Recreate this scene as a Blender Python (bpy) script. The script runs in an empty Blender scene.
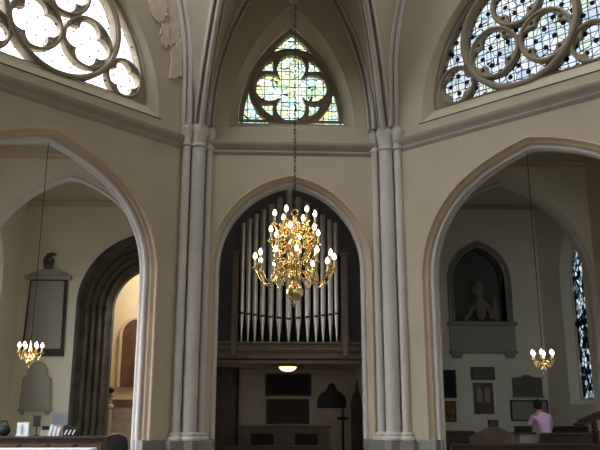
import bpy, bmesh, math, random
from mathutils import Vector, Matrix
random.seed(7)
SC = bpy.context.scene
COL = SC.collection
PI = math.pi
q = math.sqrt(.5)

# ------------------------------------------------------------------ materials
def mat(name, col, rough=.8, metal=0., noise=.0, nscale=3., bump=0., emis=None, estr=0., spec=.3):
    m = bpy.data.materials.new(name); m.use_nodes = True
    nt = m.node_tree; b = nt.nodes['Principled BSDF']
    b.inputs['Base Color'].default_value = (*col, 1)
    b.inputs['Roughness'].default_value = rough
    b.inputs['Metallic'].default_value = metal
    b.inputs['Specular IOR Level'].default_value = spec
    tc = nt.nodes.new('ShaderNodeTexCoord')
    if noise:
        n = nt.nodes.new('ShaderNodeTexNoise'); n.inputs['Scale'].default_value = nscale
        n.inputs['Detail'].default_value = 5
        nt.links.new(tc.outputs['Object'], n.inputs['Vector'])
        r = nt.nodes.new('ShaderNodeMapRange')
        r.inputs['From Min'].default_value = .3; r.inputs['From Max'].default_value = .7
        r.inputs['To Min'].default_value = 1 - noise; r.inputs['To Max'].default_value = 1 + noise
        nt.links.new(n.outputs['Fac'], r.inputs['Value'])
        mx = nt.nodes.new('ShaderNodeMix'); mx.data_type = 'RGBA'; mx.blend_type = 'MULTIPLY'
        mx.inputs[0].default_value = 1
        mx.inputs[6].default_value = (*col, 1)
        nt.links.new(r.outputs['Result'], mx.inputs[7])
        nt.links.new(mx.outputs[2], b.inputs['Base Color'])
    if bump:
        n2 = nt.nodes.new('ShaderNodeTexNoise'); n2.inputs['Scale'].default_value = nscale * 6
        nt.links.new(tc.outputs['Object'], n2.inputs['Vector'])
        bp = nt.nodes.new('ShaderNodeBump'); bp.inputs['Strength'].default_value = bump
        bp.inputs['Distance'].default_value = .02
        nt.links.new(n2.outputs['Fac'], bp.inputs['Height'])
        nt.links.new(bp.outputs['Normal'], b.inputs['Normal'])
    if emis:
        b.inputs['Emission Color'].default_value = (*emis, 1)
        b.inputs['Emission Strength'].default_value = estr
    return m

def inscription(name, col, line_col, rows=22.):
    """stone or wood panel with rows of worn lettering too small to read"""
    m = mat(name, col, .7); nt = m.node_tree; b = nt.nodes['Principled BSDF']
    tc = nt.nodes.new('ShaderNodeTexCoord'); sp = nt.nodes.new('ShaderNodeSeparateXYZ')
    nt.links.new(tc.outputs['Generated'], sp.inputs[0])
    mu = nt.nodes.new('ShaderNodeMath'); mu.operation = 'MULTIPLY'; mu.inputs[1].default_value = rows
    nt.links.new(sp.outputs['Z'], mu.inputs[0])
    fr = nt.nodes.new('ShaderNodeMath'); fr.operation = 'FRACT'; nt.links.new(mu.outputs[0], fr.inputs[0])
    gt = nt.nodes.new('ShaderNodeMath'); gt.operation = 'GREATER_THAN'; gt.inputs[1].default_value = .55
    nt.links.new(fr.outputs[0], gt.inputs[0])
    ns = nt.nodes.new('ShaderNodeTexNoise'); ns.inputs['Scale'].default_value = 30
    nt.links.new(tc.outputs['Generated'], ns.inputs['Vector'])
    m2 = nt.nodes.new('ShaderNodeMath'); m2.operation = 'MULTIPLY'
    nt.links.new(gt.outputs[0], m2.inputs[0]); nt.links.new(ns.outputs['Fac'], m2.inputs[1])
    mx = nt.nodes.new('ShaderNodeMix'); mx.data_type = 'RGBA'
    nt.links.new(m2.outputs[0], mx.inputs[0])
    mx.inputs[6].default_value = (*col, 1); mx.inputs[7].default_value = (*line_col, 1)
    nt.links.new(mx.outputs[2], b.inputs['Base Color'])
    return m

def glass(name, cols, cell=3.5, lead=.06, grid=None, lead_col=(.02, .022, .03), dots=0.):
    """leaded glass: coloured transparent quarries between dark lead cames"""
    m = bpy.data.materials.new(name); m.use_nodes = True; nt = m.node_tree
    for n in list(nt.nodes): nt.nodes.remove(n)
    N = nt.nodes.new; Lk = nt.links.new
    out = N('ShaderNodeOutputMaterial'); tc = N('ShaderNodeTexCoord')
    vo = N('ShaderNodeTexVoronoi'); vo.inputs['Scale'].default_value = cell
    Lk(tc.outputs['Object'], vo.inputs['Vector'])
    wn = N('ShaderNodeSeparateColor'); Lk(vo.outputs['Color'], wn.inputs[0])
    rp = N('ShaderNodeValToRGB'); rp.color_ramp.interpolation = 'CONSTANT'
    el = rp.color_ramp.elements
    while len(el) < len(cols): el.new(0)
    for i, c in enumerate(cols):
        el[i].position = i / len(cols); el[i].color = (*c, 1)
    Lk(wn.outputs[0], rp.inputs[0])
    ve = N('ShaderNodeTexVoronoi'); ve.feature = 'DISTANCE_TO_EDGE'; ve.inputs['Scale'].default_value = cell
    Lk(tc.outputs['Object'], ve.inputs['Vector'])
    lt = N('ShaderNodeMath'); lt.operation = 'LESS_THAN'; lt.inputs[1].default_value = lead
    Lk(ve.outputs['Distance'], lt.inputs[0]); mask = lt.outputs[0]
    sp = N('ShaderNodeSeparateXYZ'); Lk(tc.outputs['Object'], sp.inputs[0])
    if grid:
        def line(sock, period, width):
            a = N('ShaderNodeMath'); a.operation = 'DIVIDE'; a.inputs[1].default_value = period; Lk(sock, a.inputs[0])
            f = N('ShaderNodeMath'); f.operation = 'FRACT'; Lk(a.outputs[0], f.inputs[0])
            l = N('ShaderNodeMath'); l.operation = 'LESS_THAN'; l.inputs[1].default_value = width; Lk(f.outputs[0], l.inputs[0])
            return l.outputs[0]
        for s, p, w in ((sp.outputs['X'], grid[0], grid[2]), (sp.outputs['Z'], grid[1], grid[2])):
            mxx = N('ShaderNodeMath'); mxx.operation = 'MAXIMUM'; Lk(mask, mxx.inputs[0]); Lk(line(s, p, w), mxx.inputs[1]); mask = mxx.outputs[0]
    if dots:
        # diamond lattice with dark painted bosses
        ad = N('ShaderNodeMath'); ad.operation = 'ADD'; Lk(sp.outputs['X'], ad.inputs[0]); Lk(sp.outputs['Z'], ad.inputs[1])
        sb = N('ShaderNodeMath'); sb.operation = 'SUBTRACT'; Lk(sp.outputs['X'], sb.inputs[0]); Lk(sp.outputs['Z'], sb.inputs[1])
        cs = []
        for s in (ad, sb):
            a = N('ShaderNodeMath'); a.operation = 'MULTIPLY'; a.inputs[1].default_value = 2 * PI / .42; Lk(s.outputs[0], a.inputs[0])
            c = N('ShaderNodeMath'); c.operation = 'COSINE'; Lk(a.outputs[0], c.inputs[0]); cs.append(c)
        pr = N('ShaderNodeMath'); pr.operation = 'ADD'; Lk(cs[0].outputs[0], pr.inputs[0]); Lk(cs[1].outputs[0], pr.inputs[1])
        g = N('ShaderNodeMath'); g.operation = 'GREATER_THAN'; g.inputs[1].default_value = dots; Lk(pr.outputs[0], g.inputs[0])
        mxx = N('ShaderNodeMath'); mxx.operation = 'MAXIMUM'; Lk(mask, mxx.inputs[0]); Lk(g.outputs[0], mxx.inputs[1]); mask = mxx.outputs[0]
    tr = N('ShaderNodeBsdfTransparent'); Lk(rp.outputs[0], tr.inputs[0])
    df = N('ShaderNodeBsdfDiffuse'); df.inputs[0].default_value = (*lead_col, 1)
    ms = N('ShaderNodeMixShader'); Lk(mask, ms.inputs[0]); Lk(tr.outputs[0], ms.inputs[1]); Lk(df.outputs[0], ms.inputs[2])
    Lk(ms.outputs[0], out.inputs[0])
    return m

M = {}
CREAM = (.50, .45, .335)
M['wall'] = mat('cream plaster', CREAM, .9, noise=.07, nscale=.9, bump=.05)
M['web'] = mat('vault plaster', (.42, .37, .29), .9, noise=.13, nscale=.9, bump=.05)  # brownish, and darkened to put the vault's shade into the colour
M['chapel'] = mat('chapel plaster', (.70, .665, .54), .9, noise=.07, nscale=.8)
M['chapel_green'] = mat('pale green grey plaster', (.82, .82, .73), .9, noise=.06, nscale=.8)
M['stone'] = mat('painted grey stone', (.58, .555, .515), .6, noise=.06, nscale=2)
M['rib'] = mat('grey rib stone', (.50, .46, .42), .7, noise=.08, nscale=2)
M['hood'] = mat('buff moulding', (.55, .45, .32), .8, noise=.06, nscale=2)
M['string'] = mat('string course stone', (.40, .35, .30), .8, noise=.07, nscale=2)
M['tracery'] = mat('tracery stone', (.30, .255, .19), .85, noise=.12, nscale=3, bump=.1)  # darkened: the backlit shade is put into the stone colour
M['dado'] = mat('grey dado paint', (.23, .225, .21), .6, noise=.05)
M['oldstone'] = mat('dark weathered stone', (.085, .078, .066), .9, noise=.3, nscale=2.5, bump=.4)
M['floor'] = mat('stone floor', (.20, .17, .14), .6, noise=.2, nscale=1.5)
M['wood'] = mat('dark oak', (.052, .034, .025), .45, noise=.25, nscale=4)
M['wood2'] = mat('brown oak', (.12, .066, .04), .5, noise=.25, nscale=4)
M['wood_case'] = mat('organ case wood', (.13, .095, .075), .5, noise=.2, nscale=4)
M['dark'] = mat('dark paint', (.014, .014, .017), .7)
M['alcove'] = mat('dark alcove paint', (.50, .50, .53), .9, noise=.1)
M['alcove_dark'] = mat('dark blue grey paint', (.26, .26, .29), .9, noise=.1)  # darker than the alcove sides, for the wall behind the pipes
M['underwall'] = mat('dim buff wall', (.58, .50, .43), .9, noise=.08)
M['pipe'] = mat('pipe metal', (.80, .785, .75), .36, 1.)
M['pipe_mouth'] = mat('pipe mouth shadow gap', (.02, .02, .02), .8)
M['brass'] = mat('polished brass', (.95, .74, .36), .24, 1.)
M['brass_d'] = mat('old brass', (.55, .36, .12), .3, 1.)
M['iron'] = mat('black iron', (.02, .018, .016), .5, .6)
M['wax'] = mat('candle tube', (.85, .78, .6), .6)
M['bulb'] = mat('lit candle bulb', (1, .9, .7), .4, emis=(1., .80, .48), estr=20.)
M['dome'] = mat('lit dome lamp', (1, .9, .7), .4, emis=(1., .80, .48), estr=1.7)
M['marble'] = mat('grey marble', (.30, .29, .25), .6, noise=.1, nscale=4)
M['marble_in'] = inscription('lettered marble', (.33, .31, .265), (.25, .235, .20), 26)
M['slate_in'] = inscription('lettered slate', (.15, .15, .13), (.115, .115, .10), 18)
M['small_in'] = inscription('lettered pale stone', (.38, .37, .315), (.29, .285, .245), 15)
M['blackframe'] = mat('black marble', (.03, .03, .028), .5)
M['board_in'] = inscription('dark lettered board', (.04, .036, .034), (.10, .08, .055), 12)
M['paper'] = mat('white paper', (.68, .72, .74), .8)
M['bluepaper'] = mat('pale blue paper', (.50, .55, .68), .8)
M['orange'] = mat('gilt picture', (.24, .14, .045), .7, noise=.5, nscale=9)
M['whiteboard'] = inscription('printed notice sheet', (.34, .36, .34), (.22, .23, .22), 9)
M['statue'] = mat('pale carved stone', (.25, .22, .175), .7, noise=.12, nscale=6)
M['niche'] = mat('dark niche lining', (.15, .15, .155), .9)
M['flake'] = mat('bare pale plaster', (.68, .60, .49), .95, noise=.1, nscale=6)
M['pinkmarble'] = mat('veined buff marble', (.58, .44, .31), .6, noise=.18, nscale=7)
M['redwood'] = mat('red brown moulding', (.22, .10, .06), .5)
M['warmwall'] = mat('warm cream paint', (.64, .55, .39), .9, noise=.05)
M['shirt'] = mat('lilac pink shirt', (.66, .42, .66), .85, noise=.08, nscale=8)
M['trousers'] = mat('dark trousers', (.05, .048, .065), .9)
M['hair'] = mat('dark brown hair', (.018, .013, .010), .8)
M['skin'] = mat('skin', (.45, .26, .19), .6)
M['cloth'] = mat('white table cloth', (.70, .74, .78), .8)
M['booklet'] = mat('booklet cover', (.62, .66, .70), .7)
M['book_dark'] = mat('dark leather book', (.05, .03, .025), .7)
M['glass_w'] = glass('clear leaded glass', [(.97, .97, 1), (1, 1, 1), (.93, .93, 1), (1, 1, .97)], 4.5, .008, dots=1.88, lead_col=(.05, .05, .07))
M['glass_e'] = glass('blue grey leaded glass', [(.58, .64, .70), (.64, .67, .71), (.60, .65, .70), (.53, .58, .65), (.61, .65, .62), (.67, .68, .70)], 4.5, .022, grid=(.17, .17, .10), dots=1.35)
M['glass_n'] = glass('green and gold leaded glass', [(.76, .88, .78), (.88, .93, .84), (.86, .86, .58), (.68, .84, .80), (.96, .96, .96), (.80, .86, .66), (.62, .72, .58)], 6., .03, grid=(.21, .21, .09))
M['glass_s'] = glass('blue shard glass', [(.12, .15, .19), (.58, .66, .72), (.82, .88, .90), (.05, .06, .08), (.36, .45, .48)], 8., .08)

# ------------------------------------------------------------------ mesh helpers
class MB:
    def __init__(s): s.v = []; s.f = []
    def add(s, v, f):
        o = len(s.v); s.v += [tuple(x) for x in v]; s.f += [tuple(i + o for i in a) for a in f]; return s
    def box(s, x0, x1, y0, y1, z0, z1, mtx=None):
        v = [(x, y, z) for z in (z0, z1) for y in (y0, y1) for x in (x0, x1)]
        if mtx: v = [tuple(mtx @ Vector(p)) for p in v]
        return s.add(v, [(0, 2, 3, 1), (4, 5, 7, 6), (0, 1, 5, 4), (2, 6, 7, 3), (0, 4, 6, 2), (1, 3, 7, 5)])
    def lathe(s, prof, n=20, c=(0, 0, 0), sx=1., sy=1.):
        v = []; f = []
        for r, z in prof:
            for k in range(n):
                a = 2 * PI * k / n; v.append((c[0] + sx * r * math.cos(a), c[1] + sy * r * math.sin(a), c[2] + z))
        m = len(prof)
        for i in range(m - 1):
            for k in range(n):
                f.append((i * n + k, i * n + (k + 1) % n, (i + 1) * n + (k + 1) % n, (i + 1) * n + k))
        f.append(tuple(range(n - 1, -1, -1))); f.append(tuple((m - 1) * n + k for k in range(n)))
        return s.add(v, f)
    def tube(s, pts, rad, n=8, closed=False):
        pts = [Vector(p) for p in pts]; m = len(pts)
        rr = rad if isinstance(rad, (list, tuple)) else [rad] * m
        v = []; f = []; up = None
        for i in range(m):
            a = pts[(i - 1) % m] if (closed or i > 0) else pts[i]
            b = pts[(i + 1) % m] if (closed or i < m - 1) else pts[i]
            t = (b - a).normalized()
            if up is None: up = t.orthogonal().normalized()
            up = (up - t * up.dot(t)).normalized(); w = t.cross(up)
            for k in range(n):
                an = 2 * PI * k / n; v.append(pts[i] + rr[i] * (math.cos(an) * up + math.sin(an) * w))
        for i in range(m if closed else m - 1):
            j = (i + 1) % m
            for k in range(n):
                f.append((i * n + k, i * n + (k + 1) % n, j * n + (k + 1) % n, j * n + k))
        if not closed:
            f.append(tuple(range(n - 1, -1, -1))); f.append(tuple((m - 1) * n + k for k in range(n)))
        return s.add(v, f)
    def ball(s, c, r, n=12, sc=(1, 1, 1)):
        prof = [(r * math.sin(PI * i / n) if 0 < i < n else r * .02, -r * math.cos(PI * i / n) * sc[2]) for i in range(n + 1)]
        return s.lathe(prof, n + 4, c, sc[0], sc[1])
    def prism(s, poly, d0, d1, fr=None):
        """closed polygon (u,z) pushed from depth d0 to d1 in a wall frame"""
        fr = fr or FLAT
        n = len(poly)
        v = [fr(u, d0, z) for u, z in poly] + [fr(u, d1, z) for u, z in poly]
        f = [tuple(range(n)), tuple(range(2 * n - 1, n - 1, -1))]
        for i in range(n):
            j = (i + 1) % n; f.append((i, i + n, j + n, j))
        return s.add(v, f)
    def mesh(s, name, smooth=35, bevel=0.):
        me = bpy.data.meshes.new(name)
        me.from_pydata(s.v, [], s.f)
        bm = bmesh.new(); bm.from_mesh(me)
        bmesh.ops.recalc_face_normals(bm, faces=bm.faces)
        if bevel: bmesh.ops.bevel(bm, geom=[e for e in bm.edges if len(e.link_faces) == 2 and e.calc_face_angle(0) > .6], offset=bevel, segments=2, profile=.5, affect='EDGES', clamp_overlap=True)
        bm.to_mesh(me); bm.free()
        if smooth:
            me.shade_smooth(); me.set_sharp_from_angle(angle=math.radians(smooth))
        return me
    def build(s, name, m, parent=None, smooth=35, bevel=0.):
        return link(name, s.mesh(name, smooth, bevel), m, parent)

def link(name, me, m, parent=None):
    o = bpy.data.objects.new(name, me); COL.objects.link(o)
    if m is not None and me is not None and not me.materials:
        me.materials.append(m)
    if parent is not None:
        o.parent = parent; o.matrix_parent_inverse = Matrix.Translation(parent.location).inverted() if parent.rotation_euler.z == 0 else (Matrix.Translation(parent.location) @ parent.rotation_euler.to_matrix().to_4x4()).inverted()
    return o
def tag(o, label, cat, group=None):
    o['label'] = label; o['category'] = cat
    if group: o['group'] = group
    return o
def struct(o): o['kind'] = 'structure'; return o
def thing(name, loc, label, cat, group=None):
    o = bpy.data.objects.new(name, None); COL.objects.link(o); o.location = loc; o.empty_display_size = .1
    return tag(o, label, cat, group)
def sthing(name, loc):
    o = bpy.data.objects.new(name, None); COL.objects.link(o); o.location = loc; return struct(o)

def frame(O, u, d):
    return lambda a, b, z: (O[0] + u[0] * a + d[0] * b, O[1] + u[1] * a + d[1] * b, z)
FLAT = frame((0, 0), (1, 0), (0, 1))
HALF = 2.25; DEP = 16.8
BACK = frame((0, DEP), (1, 0), (0, 1))
LEFT = frame((-HALF, DEP), (-q, -q), (-q, q))
RIGHT = frame((HALF, DEP), (q, -q), (q, q))
MID = frame((0, 17.3), (1, 0), (0, 1))
REAR = frame((0, 20.9), (1, 0), (0, 1))

def plate(name, outer, holes, d0, d1, fr, m, parent=None):
    """flat slab with cut holes"""
    cu = bpy.data.curves.new('tmp', 'CURVE'); cu.dimensions = '2D'; cu.fill_mode = 'BOTH'
    cu.extrude = (d1 - d0) / 2
    for poly in [outer] + holes:
        sp = cu.splines.new('POLY'); sp.points.add(len(poly) - 1); sp.use_cyclic_u = True
        for p, (a, b) in zip(sp.points, poly): p.co = (a, b, 0, 1)
    ob = bpy.data.objects.new('tmp', cu); COL.objects.link(ob)
    dg = bpy.context.evaluated_depsgraph_get(); dg.update()
    me = bpy.data.meshes.new_from_object(ob.evaluated_get(dg))
    bpy.data.objects.remove(ob); bpy.data.curves.remove(cu)
    for v in me.vertices:
        v.co = fr(v.co.x, v.co.z + (d0 + d1) / 2, v.co.y)
    bm = bmesh.new(); bm.from_mesh(me); bmesh.ops.remove_doubles(bm, verts=bm.verts, dist=1e-5)
    bmesh.ops.recalc_face_normals(bm, faces=bm.faces); bm.to_mesh(me); bm.free()
    me.name = name; me.materials.clear()
    me.shade_smooth(); me.set_sharp_from_angle(angle=math.radians(30))
    return link(name, me, m, parent)

def two_arc(c, hw, z0, rise, n=20):
    """pointed arch, from left springing over the apex to the right springing"""
    R = (hw * hw + rise * rise) / (2 * hw); cc = R - hw
    a1 = math.atan2(rise, cc) if cc >= 0 else math.atan2(rise, cc)
    L = []
    for i in range(n + 1):
        a = a1 * i / n
        L.append((c - (R * math.cos(a) - cc), z0 + R * math.sin(a)))
    return L + [(2 * c - u, z) for u, z in reversed(L[:-1])]
def four_arc(c, hw, z0, rise, slope, r1, n=14):
    """depressed pointed arch struck from four centres"""
    nx, nz = slope / math.hypot(1, slope), 1 / math.hypot(1, slope)
    h = hw - r1
    A = (h, rise)        # (nx R + h)^2 + (rise - nz R)^2 = (R - r1)^2
    R = (h * h + rise * rise - r1 * r1) / (2 * (nz * rise - nx * h - r1))
    C2 = (nx * R, rise - nz * R); C1 = (-h, 0)
    ang = math.atan2(C1[1] - C2[1], C1[0] - C2[0])
    L = []
    for i in range(n + 1):
        a = PI + (ang - PI) * i / n
        L.append((c + C1[0] + r1 * math.cos(a), z0 + C1[1] + r1 * math.sin(a)))
    b = math.atan2(nz, -nx)
    for i in range(1, n + 1):
        a = ang + (b - ang) * i / n
        L.append((c + C2[0] + R * math.cos(a), z0 + C2[1] + R * math.sin(a)))
    L[-1] = (c, z0 + rise)
    return L + [(2 * c - u, z) for u, z in reversed(L[:-1])]

def moulding(path, prof, fr, closed=False):
    """profile of (n outward from the opening, d depth) swept along a path in a wall plane"""
    m = len(path); nn = []
    def nrm(a, b):
        dx, dz = b[0] - a[0], b[1] - a[1]; l = math.hypot(dx, dz) or 1; return (-dz / l, dx / l)
    for i in range(m):
        a = nrm(path[i - 1], path[i]) if (closed or i > 0) else nrm(path[0], path[1])
        b = nrm(path[i], path[(i + 1) % m]) if (closed or i < m - 1) else nrm(path[-2], path[-1])
        sx, sz = a[0] + b[0], a[1] + b[1]; l2 = (sx * sx + sz * sz) / 2 or 1
        k = min(1 / (l2 / 2 + 1e-9) * 1., 4) / 2 if False else 2 / (sx * sx + sz * sz + 1e-9)
        k = min(k, 2.5); nn.append((sx * k, sz * k))
    v = []; f = []; p = len(prof)
    for (u, z), (a, b) in zip(path, nn):
        for n_, d_ in prof: v.append(fr(u + a * n_, d_, z + b * n_))
    for i in range(m if closed else m - 1):
        j = (i + 1) % m
        for k in range(p - 1): f.append((i * p + k, i * p + k + 1, j * p + k + 1, j * p + k))
    return MB().add(v, f)
def arcpts(cx, cy, r, a0, a1, n=7):
    return [(cx + r * math.cos(math.radians(a0 + (a1 - a0) * i / n)), cy + r * math.sin(math.radians(a0 + (a1 - a0) * i / n))) for i in range(n + 1)]
def legs(arch, z=0.):
    return [(arch[0][0], z)] + arch + [(arch[-1][0], z)]
def offset_arch(fn, c, hw, z0, rise, e, *a): return fn(c, hw + e, z0, rise + e, *a)

# ------------------------------------------------------------------ floor and main walls
struct(MB().box(-8.5, 8.5, -4, 25, -.2, 0).build('floor', M['floor']))

ZT = 15.2
# arch mouldings: hood, hollow, roll, soffit (n outward from the opening edge, d depth)
def arch_profiles(w):
    hood = [(w, .0), (w, -.035), (w - .045, -.045), (w - .07, -.0), (w - .09, .01)] + arcpts(w - .17, .0, .075, 30, 150, 5)[::1] + [(w - .25, .02)]
    hood = [(w + .005, .02), (w, -.03), (w - .03, -.045), (w - .06, -.03), (w - .07, .02), (w - .12, .06), (w - .17, .075), (w - .19, .12)]
    hood = [(w + .005, .02), (w, -.025), (w - .025, -.04), (w - .05, -.025), (w - .06, .02), (w - .10, .05), (w - .125, .06), (w - .135, .10)]
    roll = [(w - .135, .10), (w - .145, .14)] + [(.055 + .05 * math.cos(math.radians(a)), .17 - .05 * math.sin(math.radians(a))) for a in range(20, 200, 20)] + [(.02, .20), (.03, .24), (.0, .28), (.0, .32)]
    return hood, roll

def main_wall(name, fr, u0, u1, arch_path, hole, zt=ZT):
    ow = .32
    outer = [(u0, 0), (arch_path[0][0], 0)] + arch_path + [(arch_path[-1][0], 0), (u1, 0), (u1, zt), (u0, zt)]
    return struct(plate(name, outer, [hole], 0, .32, fr, M['wall']))

OW = .24
# central bay
cen_in = lambda e: legs(two_arc(.02, 1.63 + e, 4.78, 1.93 + e))
cen_hole = [(-1.46, 8.13)] + two_arc(.04, 1.50, 8.14, 3.1)[0:] + [(1.54, 8.13)]
main_wall('wall_back', BACK, -HALF - .05, HALF + .05, two_arc(.02, 1.63 + OW - .02, 4.78, 1.93 + OW - .02), two_arc(.04, 1.50, 8.12, 3.3), 13.4)
DC = 3.57; DHW = 2.44
def dia(e): return four_arc(DC, DHW + e, 4.4, 2.40 + e, .20, 2.2 + e)
for nm, fr in (('wall_left', LEFT), ('wall_right', RIGHT)):
    main_wall(nm, fr, -.1, 7.2, dia(OW - .02), two_arc(DC, 2.50, 8.02, 3.42))
t = 0
def add_trim(mb, m, smooth=35):
    global t
    t += 1
    return struct(mb.build('trim_%d' % t, m, None, smooth))
hood, roll = arch_profiles(OW)
for fr, pth in ((BACK, cen_in(0)), (LEFT, legs(dia(0))), (RIGHT, legs(dia(0)))):
    add_trim(moulding(pth, hood, fr), M['hood'])
    add_trim(moulding(pth, roll, fr), M['stone'])
# string courses
def string_course(fr, u0, u1, z0, z1, proj=.14, m='string'):
    h = z1 - z0
    prof = [(z0, 0), (z0 + .02, -.02), (z0 + .20 * h, -.05), (z0 + .30 * h, -.035), (z0 + .42 * h, -.05), (z0 + .55 * h, -proj * .8), (z0 + .70 * h, -proj), (z0 + .82 * h, -proj), (z0 + .86 * h, -proj * .7), (z0 + h, -.01), (z0 + h, .0)]
    v = [fr(u, d, z) for u in (u0, u1) for z, d in prof]; n = len(prof)
    f = [(i, i + 1, i + 1 + n, i + n) for i in range(n - 1)] + [tuple(range(n)), tuple(range(2 * n - 1, n - 1, -1))]
    return MB().add(v, f)
add_trim(string_course(BACK, -2.1, 2.1, 7.43, 7.80), M['string'])
for fr in (LEFT, RIGHT):
    add_trim(string_course(fr, .15, 7.1, 7.45, 7.82), M['string'])
    # dark strip painted as the shadow gap under the window sill
    mb = MB(); v = [fr(u, d, z) for u in (1.0, 6.1) for d, z in ((-.012, 8.0), (-.012, 8.018), (.02, 8.018), (.02, 8.0))]
    mb.add(v, [(0, 1, 5, 4), (1, 2, 6, 5), (2, 3, 7, 6), (3, 0, 4, 7), (0, 1, 2, 3), (4, 5, 6, 7)])
    add_trim(mb, M['dark'])

# grey dado at the foot of the piers
def dado(name, fr, u0, u1, d0=-.05, d1=.3, z=1.0):
    mb = MB(); P = [(u0, d0), (u1, d0), (u1, d1), (u0, d1)]
    v = [fr(a, b, zz) for zz in (0, z - .04) for a, b in P] + [fr(a, b + (.03 if b < 0 else 0), z) for a, b in P]
    f = [(0, 1, 5, 4), (1, 2, 6, 5), (2, 3, 7, 6), (3, 0, 4, 7), (4, 5, 9, 8), (5, 6, 10, 9), (6, 7, 11, 10), (7, 4, 8, 11), (8, 9, 10, 11)]
    return struct(mb.add(v, f).build(name, M['dado'], None, 0))
dado('baseboard_back_left', BACK, -2.2, -1.60); dado('baseboard_back_right', BACK, 1.64, 2.2)
dado('baseboard_left', LEFT, .1, 1.11); dado('baseboard_right', RIGHT, .1, 1.11)

# ------------------------------------------------------------------ windows
def ring(c, r0, r1, n=40):
    return [(c[0] + r1 * math.cos(2 * PI * i / n), c[1] + r1 * math.sin(2 * PI * i / n)) for i in range(n)]
def circ(c, r, n=40): return ring(c, 0, r, n)
def foil(c, off, r, rot=0., k=4, n=16):
    """outline of k overlapping lobes"""
    pts = []
    s = off * math.sin(PI / k)
    # half-angle of each lobe outside its neighbours
    half = PI - math.acos(max(-1, min(1, 0))) if False else None
    d = off * math.cos(PI / k)      # lobe centre to chord through crossing, along the bisector
    ins = math.sqrt(max(r * r - s * s, 0))
    # crossing point on the bisector at distance d+ins from the centre
    for j in range(k):
        a = rot + 2 * PI * j / k
        cx, cz = c[0] + off * math.cos(a), c[1] + off * math.sin(a)
        b = a - PI / k; px, pz = c[0] + (d + ins) * math.cos(b), c[1] + (d + ins) * math.sin(b)
        a0 = math.atan2(pz - cz, px - cx)
        b = a + PI / k; px, pz = c[0] + (d + ins) * math.cos(b), c[1] + (d + ins) * math.sin(b)
        a1 = math.atan2(pz - cz, px - cx)
        while a1 < a0: a1 += 2 * PI
        for i in range(n): pts.append((cx + r * math.cos(a0 + (a1 - a0) * i / n), cz + r * math.sin(a0 + (a1 - a0) * i / n)))
    return pts
def torus(c, r, rad, d, fr, n=40, k=8):
    mb = MB(); v = []; f = []
    for i in range(n):
        a = 2 * PI * i / n
        for j in range(k):
            b = 2 * PI * j / k; rr = r + rad * math.cos(b)
            v.append(fr(c[0] + rr * math.cos(a), d + rad * math.sin(b), c[1] + rr * math.sin(a)))
    for i in range(n):
        for j in range(k):
            f.append((i * k + j, i * k + (j + 1) % k, ((i + 1) % n) * k + (j + 1) % k, ((i + 1) % n) * k + j))
    return mb.add(v, f)

def splay(outer, inner, d0, d1, fr):
    mb = MB(); n = len(outer)
    v = [fr(u, d0, z) for u, z in outer] + [fr(u, d1, z) for u, z in inner]
    return mb.add(v, [(i, (i + 1) % n, n + (i + 1) % n, n + i) for i in range(n)])

def wheel_window(idx, fr, g):
    W = sthing('window_%d' % idx, fr(DC, 0, 8.0))
    cc = DC - .13
    out = two_arc(DC, 2.50, 8.02, 3.42); inn = two_arc(cc, 2.14, 8.33, 3.0)
    splay(out, inn, 0, .22, fr).build('splay', M['wall'], W, 30)
    D0 = .18
    # moulded stone frame
    prof = [(0, D0), (0, .21), (-.03, .24), (-.05, .25), (-.06, .30), (-.06, .45)]
    moulding(inn + [inn[0]], prof, fr).build('frame', M['tracery'], W)
    hub = (cc, 9.63)
    plate('wheel_ring', circ(hub, 1.36, 64), [circ(hub, 1.24, 64)], D0, .42, fr, M['tracery'], W)
    torus(hub, 1.31, .06, D0, fr, 64).build('ring_moulding', M['tracery'], W)
    three = [((cc - .6, 9.285), .12), ((cc + .6, 9.285), -.12), ((cc, 10.32), 0.)]
    for k, (c, rot) in enumerate(three):
        cusp = [circ((c[0] + (.455) * math.cos(rot + PI / 4 + j * PI / 2), c[1] + (.455) * math.sin(rot + PI / 4 + j * PI / 2)), .045, 10) for j in range(4)]
        plate('quatrefoil', circ(c, .60), [foil(c, .29, .25, rot)] + cusp, D0 + .06, .40, fr, M['tracery'], W)
        torus(c, .565, .038, D0 + .05, fr).build('ring_moulding', M['tracery'], W)
    for s in (-1, 1):
        c = (cc + s * 1.56, 8.79); rot = s * .1
        plate('quatrefoil', circ(c, .46), [foil(c, .21, .19, rot)], D0 + .06, .40, fr, M['tracery'], W)
        torus(c, .43, .035, D0 + .05, fr).build('ring_moulding', M['tracery'], W)
    # solid stone corners and apron below the small circles
        cor = [(c[0] + s * .40 * math.cos(math.radians(a)), c[1] + .40 * math.sin(math.radians(a))) for a in range(25, -91, -10)]
        cor += [(c[0], 8.34), (cc + s * 2.13, 8.34), (cc + s * 2.10, 8.75)]
        plate('corner_stone', cor, [], D0 + .05, .42, fr, M['tracery'], W)
    # pane
    me = plate('glass', inn, [], .33, .335, frame((0, 0), (1, 0), (0, 1)), g, None)
    # glass keeps its own upright axes so that the leading runs in the window's plane
    o = fr(0, 0, 0); u = fr(1, 0, 0); ang = math.atan2(u[1] - o[1], u[0] - o[0])
    flip = (fr(0, 1, 0)[0] - o[0]) * -math.sin(ang) + (fr(0, 1, 0)[1] - o[1]) * math.cos(ang)
    if flip < 0:
        for v in me.data.vertices: v.co.y *= -1
    me.location = o; me.rotation_euler = (0, 0, ang)
    me.parent = W; me.matrix_parent_inverse = Matrix.Translation(W.location).inverted()
wheel_window(1, LEFT, M['glass_w'])
wheel_window(2, RIGHT, M['glass_e'])

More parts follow.
